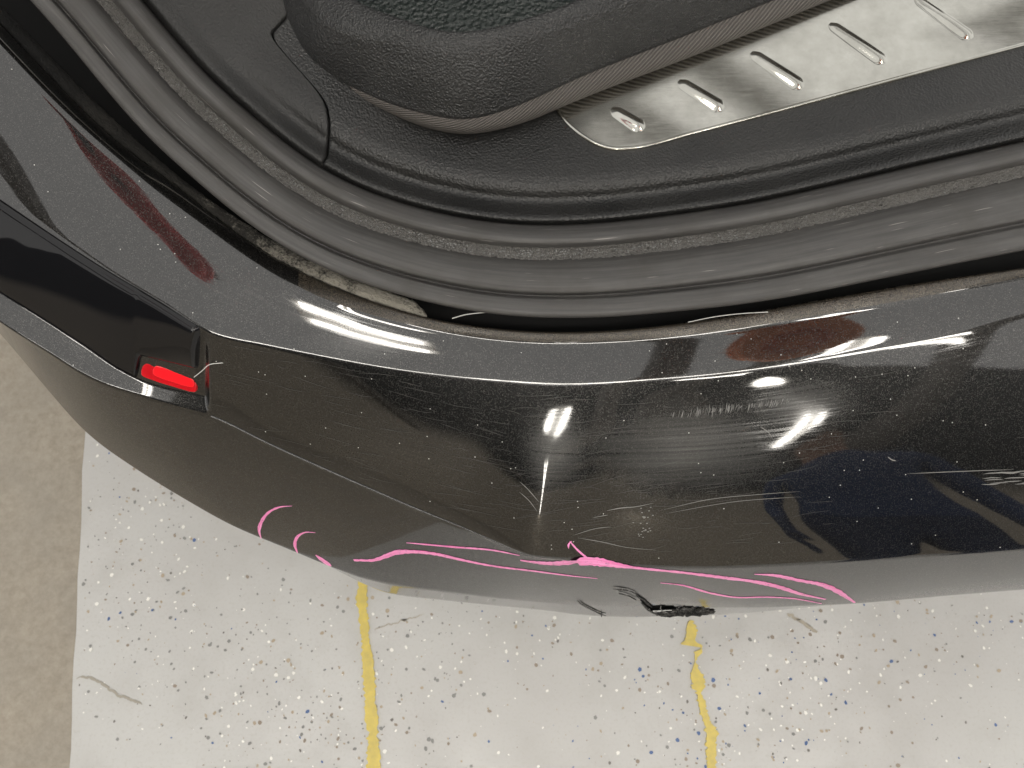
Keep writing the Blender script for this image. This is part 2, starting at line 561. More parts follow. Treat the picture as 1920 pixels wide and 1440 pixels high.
L0 = line([(-420, -370), (0, 42), (100, 148), (215, 262), (318, 336), (425, 422), (500, 474), (575, 512), (650, 546), (720, 570), (800, 594), (860, 605), (960, 617),
           (1060, 621), (1170, 616), (1300, 601), (1510, 565), (1710, 530), (1920, 500), (2440, 425)],
          [(-420, .878), (0, .794), (215, .752), (425, .728), (560, .727), (700, .724), (1000, .720), (1920, .728), (2440, .732)])
L1 = line([(-420, -325), (0, 80), (50, 133), (125, 210), (215, 287), (298, 358), (360, 401), (425, 452), (500, 507), (575, 552), (650, 581), (740, 606), (850, 628), (960, 642), (1060, 645),
           (1175, 641), (1360, 624), (1560, 591), (1760, 555), (1920, 522), (2440, 447)],
          [(-420, .892), (0, .808), (215, .767), (425, .738), (700, .7205), (1000, .7155), (1920, .7235), (2440, .728)])
L2 = line([(-420, 90), (-200, 240), (0, 372), (100, 440), (200, 505), (300, 565), (385, 620), (500, 648), (600, 668), (725, 690), (825, 703), (975, 715), (1060, 719), (1210, 712), (1360, 699),
           (1460, 685), (1610, 657), (1760, 628), (1920, 590), (2440, 480)],
          [(-420, .805), (0, .764), (215, .742), (385, .726), (700, .714), (1000, .710), (1500, .712), (1920, .718), (2440, .722)], 5)
L3 = line([(-420, 270), (-200, 440), (0, 604), (60, 642), (100, 666), (150, 699), (200, 722), (263, 742), (330, 762), (392, 778), (500, 830), (650, 897), (750, 940), (850, 981), (960, 1020), (1060, 1045),
           (1160, 1058), (1310, 1065), (1460, 1060), (1610, 1050), (1760, 1040), (1920, 1030), (2440, 990)],
          [(-420, .770), (0, .7115), (100, .695), (263, .6705), (390, .655), (650, .627), (960, .607), (1310, .600), (1920, .604), (2440, .610)], 5)
L4 = line([(-420, 285), (-200, 455), (0, 625), (82, 722), (157, 807), (250, 876), (350, 938), (440, 988), (507, 1016), (573, 1043), (623, 1064), (673, 1082), (740, 1097), (840, 1110),
           (940, 1122), (1080, 1134), (1240, 1138), (1400, 1139), (1533, 1135), (1610, 1131), (1760, 1118), (1920, 1105), (2440, 1050)],
          [(-420, .745), (0, .655), (82, .600), (157, .560), (250, .538), (440, .507), (680, .491), (1000, .485), (1500, .487), (1920, .490), (2440, .497)], 5)
d5 = pchip([-420, 610, 640, 673, 735, 840, 1000, 1100, 1200, 1300, 1367, 1533, 1620, 2440], [0, 0, 4, 10, 20, 18, 16, 21, 22, 19, 14, 2.5, 1, 1], X)
L5 = (L4[0] + d5, L4[1] - 0.012 - 0.05 * np.clip(d5 / 15, 0, 1))
TY = pchip([-420, -200, 0, 65, 150, 225, 260, 385, 392, 2440], [235, 405, 550, 590, 645, 694, 711, 742, 744, 900], X)
TZ = pchip([-420, 0, 260, 385, 2440], [.770, .716, .677, .664, .6], X)

c3 = lambda L: U(X, L[0], L[1])
p0, p1, p2, p3, p4, p5 = map(c3, (L0, L1, L2, L3, L4, L5))
pT = U(X, TY, TZ)
rows = []


def seg(A, B, n, h=0.0, nd=None, first=True, skew=1.0):
    ts = np.linspace(0, 1, n + 1)
    if not first: ts = ts[1:]
    out = []
    for t in ts:
        p = A + (B - A) * t
        if nd is not None:
            b = 4 * t * (1 - t) * (1 + skew * (t - 0.5))
            p = p + nd * (h * b)[:, None] if isinstance(h, np.ndarray) else p + nd * h * b
        out.append(p)
    return out


def nrm_between(A, B):
    tx = np.gradient(A, axis=0); n = np.cross(B - A, tx)
    n /= np.linalg.norm(n, axis=1)[:, None]
    n = np.where((n[:, 2] < 0)[:, None], -n, n)
    return gsm(n, 12)


low = p0 + np.array([0, 0.004, -0.06])
rows += seg(low, p0, 5)
rows += seg(p0, p1, 8, 0.0008, nrm_between(p0, p1), False, 0)
n_led = nrm_between(p1, p2)
h_led = pchip([-420, 100, 500, 800, 1100, 1500, 1920, 2440], [.0005, .0005, .0006, .0006, .0004, .0004, .0004, .0004], X)
rows += seg(p1, p2, 24, h_led, n_led, False, 0.4)
# the painted face: one curve L2 -> L3 right of the lamp joint, lamp bed + bright strip left of it
NF = 66
nf = nrm_between(p2, p3)
p3 = p3 + nf * (0.0092 * np.exp(-np.sqrt((X - 996) ** 2 + 400.0) / 75.0))[:, None]
right = sstep(384, 396, X)
hf = 0.0070 * sstep(390, 900, X) + 0.0015
kT = 0.77
r3_row = len(rows) + NF - 1
for k in range(1, NF + 1):
    t = k / NF
    b = 4 * t * (1 - t) * (1 + 0.2 * (t - 0.5))
    pr = p2 + (p3 - p2) * t + nf * (hf * b)[:, None]
    # fold running down the corner where the bumper was pushed in
    xr = 1046 - 50 * t
    win = sstep(0.20, 0.58, t) * 1.0
    dd = np.sqrt((X - xr) ** 2 + 20.0 ** 2)
    pr = pr + nf * (win * (0.0058 + 0.0034 * t) * np.exp(-dd / 75.0))[:, None]
    pr = pr - nf * (win * 0.0020 * (np.exp(-((X - xr + 125) / 65.0) ** 2) + np.exp(-((X - xr - 125) / 65.0) ** 2)))[:, None]
    sh = 0.0016 * sstep(1150, 1270, X) * (1 - sstep(1420, 1600, X))
    pr = pr + nf * (sh * (np.exp(-((t - 0.68) / 0.20) ** 2) - np.exp(-((t - 0.20) / 0.18) ** 2)) * min(1.0, 12 * t) * min(1.0, 8 * (1 - t)))[:, None]
    if t <= kT:
        pl = p2 + (pT - p2) * (t / kT)
    else:
        pl = pT + (p3 - pT) * ((t - kT) / (1 - kT))
    rows.append(pl * (1 - right)[:, None] + pr * right[:, None])
n34 = nrm_between(p3, p4)
h34 = 0.0025 * sstep(0, 400, X)
tw = np.exp(-((X - 1265) / 48.0) ** 2)
p4 = p4 + (tw * 0.0035)[:, None] * np.array([0, 1.0, 0.0])
p5 = p5 + (tw * 0.0012)[:, None] * np.array([0, 1.0, 0.0])
und = p5 + np.array([0.0, 0.05, -0.03])
rows += seg(p3, p4, 60, h34, n34, False, 0.2)
rows += seg(p4, p5, 10, 0.0, None, False)
und[:, 0] += 0.03 * (1 - sstep(300, 800, X))
rows += seg(p5, und, 8, 0.0, None, False)
B = np.array(rows)
B = gsm(B, 0.7, 0)
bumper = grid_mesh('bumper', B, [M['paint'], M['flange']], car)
nr = B.shape[0] - 1; nc = B.shape[1] - 1
mi = np.zeros((nr, nc), dtype=np.int32); mi[:12, :] = 1
mi[:12, X[:-1] < 560] = 0
bumper.data.polygons.foreach_set('material_index', mi.ravel())
bumper['label'] = 'black metallic bumper with a folded dent, scuffs and pink marker lines'
HOLE = [(1192, 1114), (1203, 1119), (1212, 1126), (1219, 1133), (1228, 1135), (1240, 1133), (1256, 1135), (1275, 1137), (1268, 1141), (1258, 1145), (1243, 1145), (1236, 1149), (1226, 1147), (1216, 1141), (1208, 1134), (1201, 1126)]


def to_px(p):
    d = np.asarray(p, float) - np.array([0, 0, H])
    zc = -(d[1] * SA - d[2] * CA); yc = d[1] * CA + d[2] * SA
    return 960 + FPX * d[0] / -zc, 720 - FPX * yc / -zc


def inside(x, y, poly):
    c = False
    for k in range(len(poly)):
        (x0, y0), (x1, y1) = poly[k], poly[k - 1]
        if (y0 > y) != (y1 > y) and x < (x1 - x0) * (y - y0) / (y1 - y0) + x0: c = not c
    return c


# rolled panel edge along the lower crease
ii = (X >= 396) & (X <= 1000)
Pc = B[r3_row][ii]; Tn = np.gradient(Pc, axis=0); Tn /= np.linalg.norm(Tn, axis=1)[:, None]
Nn_ = nf[ii]; Sn = np.cross(Tn, Nn_)
rad = 0.0015 * (1 - 0.6 * sstep(760, 1000, X[ii]))
edge_g = np.array([Pc - Nn_ * 0.0002 + (Nn_ * math.cos(a) + Sn * math.sin(a)) * rad[:, None] for a in np.linspace(-2.4, 2.4, 18)])
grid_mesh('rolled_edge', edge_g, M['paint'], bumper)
BV = BVHTree.FromPolygons([Vector(v.co) for v in bumper.data.vertices], [list(p.vertices) for p in bumper.data.polygons])


def hit(px, py, bv=None):
    d = ray(px, py); d = Vector(d / np.linalg.norm(d))
    loc, n, i, _ = (bv or BV).ray_cast(Vector((0, 0, H)), d)
    if loc is None: return None
    if n.dot(d) > 0: n = -n
    return loc, n, d



# ------------------------------------------------------------------ lamps of the workshop, added beams and raised wall (seen only as reflections)
tm = bpy.data.materials.new('lit_tube'); tm.use_nodes = True
n_ = tm.node_tree.nodes; n_.remove(n_['Principled BSDF'])
em = n_.new('ShaderNodeEmission'); em.inputs[0].default_value = (1.0, 0.955, 0.88, 1); em.inputs[1].default_value = TUBE_POWER
tm.node_tree.links.new(em.outputs[0], n_['Material Output'].inputs[0])
M['tube'] = tm
M['beam'] = plain('added_dark_beam', (0.16, 0.15, 0.14), 0.7)
M['housing'] = plain('white_lamp_housing', (0.7, 0.69, 0.66), 0.5)
M['ceiling'] = plain('taupe_ceiling_board', (0.62, 0.575, 0.52), 0.9)
t_ = NT('two_tone_wall')
sx_ = t_.add('SeparateXYZ'); t_.l(t_.coord('Object'), sx_.inputs[0])
t_.set(Base_Color=t_.mix(t_.ramp(t_.math('DIVIDE', sx_.outputs[2], 12.0), [(0.36, 0), (0.44, 1)]), (0.52, 0.465, 0.385), (0.022, 0.027, 0.030)), Roughness=0.9)
M['wall'] = t_.m


def cyl(name, c, r, ln, mat, parent, seg_=14):
    bm = bmesh.new()
    ra = [bm.verts.new((c[0] + r * math.cos(a), c[1] - ln / 2, c[2] + r * math.sin(a))) for a in np.linspace(0, 2 * math.pi, seg_, endpoint=False)]
    rb = [bm.verts.new((v.co.x, c[1] + ln / 2, v.co.z)) for v in ra]
    for k in range(seg_):
        q = (k + 1) % seg_
        bm.faces.new((ra[k], ra[q], rb[q], rb[k]))
    bm.faces.new(ra); bm.faces.new(rb)
    return bm_obj(name, bm, mat, parent, True)


def box(name, c, d, mat, parent=None):
    bm = bmesh.new(); bmesh.ops.create_cube(bm, size=1)
    for v in bm.verts:
        v.co = Vector((c[0] + v.co.x * d[0], c[1] + v.co.y * d[1], c[2] + v.co.z * d[2]))
    return bm_obj(name, bm, mat, parent)


where = ['twin tube lamp mirrored as the wide top of the streak down the dent', 'twin tube lamp mirrored as the middle of the streak down the dent', 'twin tube lamp mirrored as the lowest tip of the streak down the dent',
         'short twin tube lamp mirrored as the glint right below the rubbed band', 'small twin tube lamp mirrored just above the person on the bumper', 'short twin tube lamp mirrored as the broad glint beside the foam strip',
         'twin tube lamp mirrored on the ledge beside the orange reflection', 'long twin tube lamp mirrored as the thin line along the upper crease']
for k, (x, y, ln, across) in enumerate(TUBES):
    L = empty('tube_lamp', (0, 0, 0))
    tag(L, where[k], 'lamp', 'twin tube lamps under the ceiling')
    z = CEIL - 0.10
    box('housing', (x, y, z + 0.05), (ln + 0.06, 0.20, 0.05) if across else (0.20, ln + 0.06, 0.05), M['housing'], L)
    for sgn in (-1, 1):
        tb = cyl('tube', (sgn * 0.066, 0, 0), 0.028, ln, M['tube'], L)
        tb.location = (x, y, z)
        if across: tb.rotation_euler = (0, 0, math.pi / 2)
for k, bx_ in enumerate((-2.1, 0.75, 1.35, 2.9)):  # beams added to put dark bands into the paint's reflections
    bm_ = box('added_beam', (bx_, -0.6, CEIL + 0.22), (0.16, 9.0, 0.24), M['beam'])
    tag(bm_, 'dark beam added overhead, unseen, to put bands in the paint reflections', kind='structure')
box('wall', (0.0, -7.2, 6.0), (26, 0.2, 12.1), M['wall'])  # raised far up, with a dark top, to darken the bumper's reflections
tag(bpy.data.objects['wall'], 'brown workshop wall behind the camera, unseen, raised dark-topped to darken the paint reflections', kind='structure')

# ------------------------------------------------------------------ tail lamp trim, red lens
XT = np.arange(-420, 381, 2.0)
iL = lambda L: (np.interp(XT, X, L[0]), np.interp(XT, X, L[1]))
ty2, tz2 = iL(L2)
tyT = np.interp(XT, X, TY); tzT = np.interp(XT, X, TZ)
st = sstep(255, 268, XT)
up_y = 668 + (XT - 268) * (692 - 668) / 110.0
kk = np.clip((up_y - ty2) / (tyT - ty2), 0, 1)
up_z = tz2 + (tzT - tz2) * kk
yb = tyT * (1 - st) + up_y * st; zb = tzT * (1 - st) + up_z * st
A = U(XT, ty2 + 1.5, tz2); Bq = U(XT, yb, zb)
nt = np.cross(Bq - A, np.gradient(A, axis=0)); nt /= np.linalg.norm(nt, axis=1)[:, None]
nt = gsm(np.where((nt[:, 2] < 0)[:, None], -nt, nt), 10)
endf = (1 - sstep(366, 380, XT))
rr = []
for t, o in [(-0.0, -0.004), (0.0, 0.0015), (0.03, 0.0032)] + [(t, 0.0036 + 0.004 * 4 * t * (1 - t)) for t in np.linspace(0.07, 0.93, 26)] + [(0.97, 0.0032), (1.0, 0.0012), (1.0, -0.004)]:
    rr.append(A + (Bq - A) * t + nt * (o * np.maximum(endf, 0.0) + (-0.003) * (1 - endf))[:, None])
trim = grid_mesh('tail_lamp_trim', gsm(np.array(rr), 0.6, 0), M['gloss'], car)
trim['label'] = 'glossy black lamp trim ending at a red lens'


def pillow(name, outline, n_in, heights, mat, parent, nrm=None):
    """outline: list of 3-D points (planar loop); rings step inwards and up along nrm"""
    P = np.array(outline); c = P.mean(0)
    if nrm is None:
        nrm = np.cross(P[len(P) // 3] - P[0], P[2 * len(P) // 3] - P[0]); nrm /= np.linalg.norm(nrm)
        if nrm[2] < 0: nrm = -nrm
    t = np.roll(P, -1, 0) - np.roll(P, 1, 0); t /= np.linalg.norm(t, axis=1)[:, None]
    ins = np.cross(nrm, t)
    if np.einsum('ij,ij->i', ins, c - P).mean() < 0: ins = -ins
    bm = bmesh.new(); prev = None
    for d, h in zip(n_in, heights):
        ring_ = [bm.verts.new(p) for p in P + ins * d + nrm * h]
        if prev:
            for k in range(len(P)):
                q = (k + 1) % len(P)
                bm.faces.new((prev[k], prev[q], ring_[q], ring_[k]))
        prev = ring_
    bm.faces.new(prev)
    return bm_obj(name, bm, mat, parent, True)


def closed_px(pts, n, zf):
    p = np.array(pts + pts[:1], float)
    s = np.concatenate([[0], np.cumsum(np.linalg.norm(np.diff(p, axis=0), axis=1))])
    x = np.linspace(0, s[-1], n, endpoint=False)
    q = np.stack([np.interp(x, s, p[:, 0]), np.interp(x, s, p[:, 1])], 1)
    k = 2
    q = (np.roll(q, k, 0) + np.roll(q, -k, 0) + 2 * q + np.roll(q, 1, 0) + np.roll(q, -1, 0)) / 6
    return q


lens_px = closed_px([(264, 704), (268, 684), (274, 679), (290, 679), (340, 695), (362, 703), (371, 714), (370, 737), (340, 729), (300, 717)], 56, None)
zl = lambda q: np.interp(q[:, 0], X, TZ) + 0.0035 + (np.interp(q[:, 0], X, TY) - q[:, 1]) * 0.00022
lens = pillow('red_lens', U(lens_px[:, 0], lens_px[:, 1], zl(lens_px)), [-0.0004, -0.0002, 0.0003, 0.0008, 0.0010, 0.0014], [-0.008, 0.001, 0.0024, 0.0028, 0.0028, 0.0028], M['lens'], trim)
lp2 = closed_px([(285, 702), (288, 686), (294, 684), (340, 699), (360, 707), (366, 715), (365, 728), (340, 722), (300, 709)], 56, None)
pillow('lens_prism', U(lp2[:, 0], lp2[:, 1], zl(lp2) + 0.0030), [0.0, 0.0002, 0.0005, 0.0008, 0.0012], [-0.001, 0.0006, 0.0010, 0.0010, 0.0010], plain('bright_red_prism', (0.95, 0.012, 0.02), 0.1, Coat_Weight=1.0), lens)
lens['label'] = 'bright red lamp lens at the end of the black trim'

# ------------------------------------------------------------------ behind the bumper: black filler in the channel and dusty foam strip
zb_ = 0.672
bm = bmesh.new()
q = U(np.array([-500, -100, 300, 700, 1300, 2000, 3300, 3300, -500]), np.array([-450, 0, 420, 640, 660, 600, 440, -500, -700]), zb_)
bm.faces.new([bm.verts.new(p) for p in q])
bm_obj('gap_filler', bm, M['dark'], car)  # black filler sheet; the shade in the gap is its colour
XF = np.arange(-420, 801, 4.0)
fu = gsm(pchip([-420, 0, 150, 250, 350, 450, 550, 650, 750, 795, 805], [-395, 8, 163, 258, 343, 413, 473, 519, 555, 574, 584], XF), 5)
fl_y = np.interp(XF, X, L0[0]) + 2; fz = np.interp(XF, X, L0[1])
cap = np.sqrt(np.clip((802 - XF) / 22, 0, 1)) * (XF > 700) + (XF <= 700)
cap = np.clip(cap, 0.0, 1)
mid_y = (fu + fl_y) / 2
rr = []
for t, dz in [(0, -0.03), (0.0, -0.004)] + [(t, -0.002 + 0.003 * 4 * t * (1 - t)) for t in np.linspace(0.05, 0.95, 14)] + [(1, -0.004), (1.0, -0.03)]:
    y_ = fl_y + (fu + (fl_y - fu) * t - fl_y) * cap
    p = U(XF, y_, fz + dz)
    p = p + rng.normal(0, 0.00035, p.shape)
    rr.append(p)
foam = grid_mesh('foam_strip', np.array(rr), M['fuzz'], car)
foam['label'] = 'dusty grey foam strip in the channel beside the rubber seal'

# ------------------------------------------------------------------ weather seal and sill, swept along the trunk opening
key = [(-300, -520, .935), (-60, -270, .890), (70, -130, .865), (190, 0, .842), (240, 60, .832), (300, 130, .820), (350, 185, .811), (425, 252, .799), (500, 315, .789), (575, 367, .781), (650, 406, .775), (750, 441, .769), (850, 465, .765),
       (960, 479, .763), (1110, 478, .762), (1260, 462, .762), (1410, 440, .762), (1610, 396, .762), (1760, 361, .762), (1920, 325, .762), (2200, 258, .762), (2500, 185, .762), (3000, 64, .762)]
NS = 1240
cen = spline(key, NS); cen = gsm(cen, 12, 0)
tg = np.gradient(cen[:, :2], axis=0); tg /= np.linalg.norm(tg, axis=1)[:, None]
nin = np.stack([tg[:, 1], -tg[:, 0]], 1)          # towards the trunk (image up)
d0 = pchip([-300, 190, 300, 500, 750, 1110, 1410, 1610, 1920, 2500], [98, 100, 102, 104, 108, 118, 127, 133, 142, 150], np.maximum.accumulate(cen[:, 0] + np.arange(NS) * 1e-6))


def off(d, dz):
    d = np.broadcast_to(d, (NS,))
    return U(cen[:, 0] + nin[:, 0] * d, cen[:, 1] + nin[:, 1] * d, cen[:, 2] + dz)


def sweep(prof):
    """prof: list of (offset px array or number, dz); densified"""
    out = []
    pr = np.array([[0.0, 0.0]])
    for k in range(len(prof) - 1):
        (a, za), (b_, zb2) = prof[k], prof[k + 1]
        n = 6
        for j in range(n):
            t = j / n
            out.append(off(np.asarray(a) * (1 - t) + np.asarray(b_) * t, za * (1 - t) + zb2 * t))
    out.append(off(prof[-1][0], prof[-1][1]))
    return np.array(out)


f0 = lambda k: -d0 * k
seal = sweep([(f0(0.99), -0.05), (f0(1.0), -0.014), (f0(0.985), -0.0085), (f0(0.93), -0.0060), (f0(0.80), -0.0050), (f0(0.70), -0.0056), (f0(0.665), -0.0098), (f0(0.635), -0.0100), (f0(0.60), -0.0024), (f0(0.50), 0.0008), (f0(0.36), 0.0014), (f0(0.22), 0.0004), (f0(0.13), -0.0036), (-7.0, -0.0090), (4.0, -0.0092)])
seal = gsm(seal, 1.2, 0)
ws = grid_mesh('weather_seal', seal, M['rubber'], car)
ws['label'] = 'grey black ribbed rubber seal around the trunk opening'
# the wet gritty groove, then the inner tube of the seal
wet = sweep([(-7.0, -0.0078), (0.0, -0.0074), (9.0, -0.0052), (17.0, -0.0016)])
wet = wet + rng.normal(0, 0.00042, wet.shape) * (gsm(rng.random((1, NS, 1)), 6, 1) * 1.6)
grid_mesh('wet_groove', wet, M['wet'], ws)
tubeS = gsm(sweep([(14.0, -0.004), (18.0, 0.0005), (24.0, 0.0045), (32.0, 0.0065), (40.0, 0.0062), (49.0, 0.0028), (56.0, -0.003), (60.0, -0.010)]), 1.2, 0)
grid_mesh('seal_bulb', tubeS, M['rubber'], ws)
# beads of water and grit lying in the groove
bm = bmesh.new()
for k in range(1500):
    i = random.randint(110, 830)
    dd = random.gauss(5, 5.5); 
    if dd < -4 or dd > 17: continue
    wgt = math.exp(-((cen[i, 0] - 980) / 420.0) ** 2) + 0.55 * math.exp(-((cen[i, 0] - 470) / 130.0) ** 2)
    if random.random() > wgt: continue
    p = U(cen[i, 0] + nin[i, 0] * dd, cen[i, 1] + nin[i, 1] * dd, cen[i, 2] - 0.0078 + 0.0003 * max(0, dd))
    r = random.choice((0.0004, 0.0006, 0.0008, 0.0012))
    g = bmesh.ops.create_icosphere(bm, subdivisions=1, radius=r)
    for v in g['verts']:
        v.co = Vector((v.co.x * random.uniform(0.9, 1.5), v.co.y, v.co.z * 0.6)) + Vector(p)
M['bead'] = plain('water_bead', (0.15, 0.15, 0.146), 0.05)
bo = bm_obj('grit_beads', bm, M['bead'], ws, True); bo['kind'] = 'stuff'

# sill: rolled lip, valley, shoulder, flat
isx = int(np.argmin(np.abs(cen[:, 0] + nin[:, 0] * 62 - 606)))
flat = 0.007
prof = [(57.0, -0.012), (60.0, -0.003), (66.0, 0.0018), (76.0, 0.0022), (86.0, -0.0015), (98.0, -0.0050), (108.0, -0.0040), (120.0, 0.0015), (134.0, 0.0050), (150.0, 0.0066), (175.0, flat), (230.0, flat + .0004), (330.0, flat), (440.0, flat - .001)]
prof2 = [(57.0, -0.012), (60.0, -0.003), (68.0, 0.0030), (80.0, 0.0040), (100.0, 0.0040), (125.0, 0.0052), (150.0, 0.0066), (190.0, 0.009), (260.0, 0.014), (330.0, 0.018), (440.0, 0.022)]
DD = np.concatenate([np.linspace(57, 150, 56), np.linspace(153, 300, 40), np.linspace(306, 440, 14)])
z1_ = gsm(np.interp(DD, *zip(*prof)), 1.8); z2_ = gsm(np.interp(DD, *zip(*prof2)), 1.8)
wst = sstep(isx - 150, isx + 60, np.arange(NS))
crack = spline([(604, 303), (611, 292), (614, 270), (616, 235), (614, 203), (604, 178), (588, 156), (566, 136), (540, 110), (500, 70)], 200)[:, :2]


def sill_row(r, idx):
    i0 = np.clip(np.floor(idx).astype(int), 0, NS - 2); t = idx - i0
    lp = lambda a: a[i0] * (1 - t) + a[i0 + 1] * t
    z = z2_[r] * (1 - lp(wst)) + z1_[r] * lp(wst)
    return U(lp(cen[:, 0]) + lp(nin[:, 0]) * DD[r], lp(cen[:, 1]) + lp(nin[:, 1]) * DD[r], lp(cen[:, 2]) + z)


ends = []
for r in range(len(DD)):
    px_ = cen[:, :2] + nin * DD[r]
    dist = np.sqrt(((px_[:, None, :] - crack[None]) ** 2).sum(-1)).min(1)
    dist[:max(0, isx - 260)] = 1e9; dist[isx + 60:] = 1e9
    ends.append(int(np.argmin(dist)) if DD[r] < 215 else ends[-1])
ends = gsm(np.array(ends, float), 2.0)
gapw = 0.75
right_g = np.array([sill_row(r, np.linspace(ends[r] + gapw, NS - 1.001, 640)) for r in range(len(DD))])
left_g = np.array([sill_row(r, np.linspace(0, ends[r] - gapw, 330)) for r in range(len(DD))])
# both panels turn down into the joint
right_g = np.concatenate([right_g[:, :1] - np.array([0, 0, 0.012]), right_g[:, :1] - np.array([0, 0, 0.0012]), right_g[:, 1:]], 1)
left_g = np.concatenate([left_g[:, :-1], left_g[:, -1:] - np.array([0, 0, 0.0012]), left_g[:, -1:] - np.array([0, 0, 0.012])], 1)
so = grid_mesh('sill_trim', right_g, M['sill'], car)
so['label'] = 'black leather grained plastic sill trim with a rolled front lip'
sd = grid_mesh('side_trim', left_g, M['side'], car)
sd['label'] = 'matt black side trim of the trunk beside the sill'

# ------------------------------------------------------------------ steel scuff plate on the sill
ZP = 0.7705
low_e = spline([(1046, 214), (1060, 230), (1090, 256), (1122, 274), (1150, 281), (1185, 280), (1300, 252), (1500, 199), (1700, 145), (1920, 86), (2300, -16)], 120)
up_e = [(2300, -215), (1800, -90), (1300, 55), (1100, 120), (1050, 150), (1042, 185), (1042, 204)]
out_px = np.concatenate([low_e, np.array(up_e, float)])
pl = pillow('scuff_plate', U(out_px[:, 0], out_px[:, 1], np.full(len(out_px), ZP)), [0, 0.0, 0.0004, 0.0012, 0.0026, 0.0032], [-0.004, 0.0, 0.0009, 0.0012, 0.0007, 0.0006], M['steel'], car)
pl['label'] = 'brushed steel scuff plate with slanted raised ribs'
for (ax, ay), (bx, by) in [((1146, 204), (1207, 243)), ((1272, 152), (1356, 206)), ((1408, 99), (1506, 165)), ((1555, 45), (1661, 118)), ((1716, -4), (1822, 73)), ((1880, -52), (1986, 25)), ((2035, -100), (2145, -20))]:
    a = U(np.array(ax), np.array(ay), np.array(ZP + 0.0004)); b = U(np.array(bx), np.array(by), np.array(ZP + 0.0004))
    ln = np.linalg.norm(b - a); d = (b - a) / ln; s = np.array([-d[1], d[0], 0])
    G = []
    for v in np.linspace(-1, 1, 17):
        r_ = []
        for u in np.linspace(0, 1, 29):
            w_ = 0.0080 * (0.72 + 0.28 * u)
            e = min(u * ln, (1 - u) * ln) / 0.007
            e = math.sin(min(e, 1) * math.pi / 2)
            tip = max(0, 1 - (1 - u) * ln / 0.010)
            hgt = 0.0026 * (0.45 + 0.55 * sstep(0, 0.75, u)) * e * (math.cos(v * math.pi / 2) ** 1.6)
            r_.append(a + d * (u * ln) + s * (v * w_ * (0.35 + 0.65 * e)) + np.array([0, 0, 1]) * (0.0003 + hgt))
        G.append(r_)
    grid_mesh('raised_rib', np.array(G), M['steel'], pl)

# ------------------------------------------------------------------ padded cargo tray lying in the trunk
K0 = [(300, -140), (440, 6), (500, 72), (556, 133), (625, 162), (700, 200), (790, 238), (870, 254), (950, 241), (1100, 182), (1300, 106), (1560, 0), (1900, -140)]
K1 = [(330, -150), (462, -2), (520, 70), (572, 128), (642, 156), (715, 190), (800, 216), (872, 227), (948, 208), (1085, 147), (1285, 68), (1540, -35), (1880, -175)]
K2 = [(420, -240), (530, -60), (575, 5), (640, 62), (690, 72), (745, 82), (805, 98), (862, 104), (925, 92), (1030, 62), (1215, -12), (1470, -112), (1800, -250)]
K3 = [(520, -260), (610, -90), (645, -12), (690, 12), (735, 28), (775, 42), (822, 56), (862, 60), (910, 54), (1000, 30), (1170, -38), (1420, -140), (1750, -275)]
N = 200
S0, S1, S2, S3 = [gsm(spline(k, N), 3, 0) for k in (K0, K1, K2, K3)]
q0 = U(S0[:, 0], S0[:, 1], np.full(N, 0.777)); q1 = U(S1[:, 0], S1[:, 1], np.full(N, 0.794)); q2 = U(S2[:, 0], S2[:, 1], np.full(N, 0.840)); q3 = U(S3[:, 0], S3[:, 1], np.full(N, 0.848))
tray = empty('cargo_tray')
tag(tray, 'padded black vinyl cargo tray with twill edge binding lying in the trunk', 'cargo tray')
inw = np.array([0, 0.012, -0.012])
bind = [q0 + inw, q0 + inw * 0.35 + np.array([0, 0, -0.002])] + [q0 + (q1 - q0) * t + np.array([0, -0.0022, 0.0012]) * math.sin(math.pi * t) * 1.6 for t in np.linspace(0, 1, 9)] + [q1 + np.array([0, 0.002, 0])]
grid_mesh('edge_binding', gsm(np.array(bind), 0.7, 0), M['fabric'], tray)
sidew = [q1 + np.array([0, 0.001, -0.002])]
for t in np.linspace(0.0, 1, 22):
    sidew.append(q1 + (q2 - q1) * t + np.array([0, -0.001, 0.002]) * math.sin(math.pi * t) + (np.array([0, 0, 0.0022]) * math.exp(-(t / 0.06) ** 2)))
for t in np.linspace(0.1, 1, 9):
    sidew.append(q2 + (q3 - q2) * t + np.array([0, 0, 0.002]) * math.sin(math.pi * t))
q4 = q3 + np.array([0.0, 0.010, -0.014])
sidew += [q3 + (q4 - q3) * t for t in (0.3, 0.65, 1.0)]
grid_mesh('padded_rim', gsm(np.array(sidew), 0.7, 0), M['vinyl'], tray)
q5 = q4 + np.array([0.0, 0.28, 0.0])
grid_mesh('tray_bottom', np.array([q4 + np.array([0, -0.006, -0.001]), q4 + np.array([0, 0.05, -0.001]), q4 + np.array([0, 0.15, 0]), q5]), M['pan'], tray)

# ------------------------------------------------------------------ car body around the opening (shades the trunk)
M['lining'] = plain('grey_roof_lining', (0.55, 0.53, 0.48), 0.95)
M['trimdark'] = plain('dark_inner_trim', (0.025, 0.025, 0.025), 0.6)
box('roof_lining', (0.25, 2.30, 1.80), (1.9, 1.0, 0.05), M['lining'], car)
box('inner_side_wall', (-0.78, 1.60, 1.25), (0.06, 2.1, 1.05), M['trimdark'], car)
box('pillar_trim', (-0.86, 0.85, 1.33), (0.30, 0.5, 0.9), M['trimdark'], car)
box('seat_back', (0.25, 2.65, 1.10), (1.9, 0.12, 1.0), M['trimdark'], car)

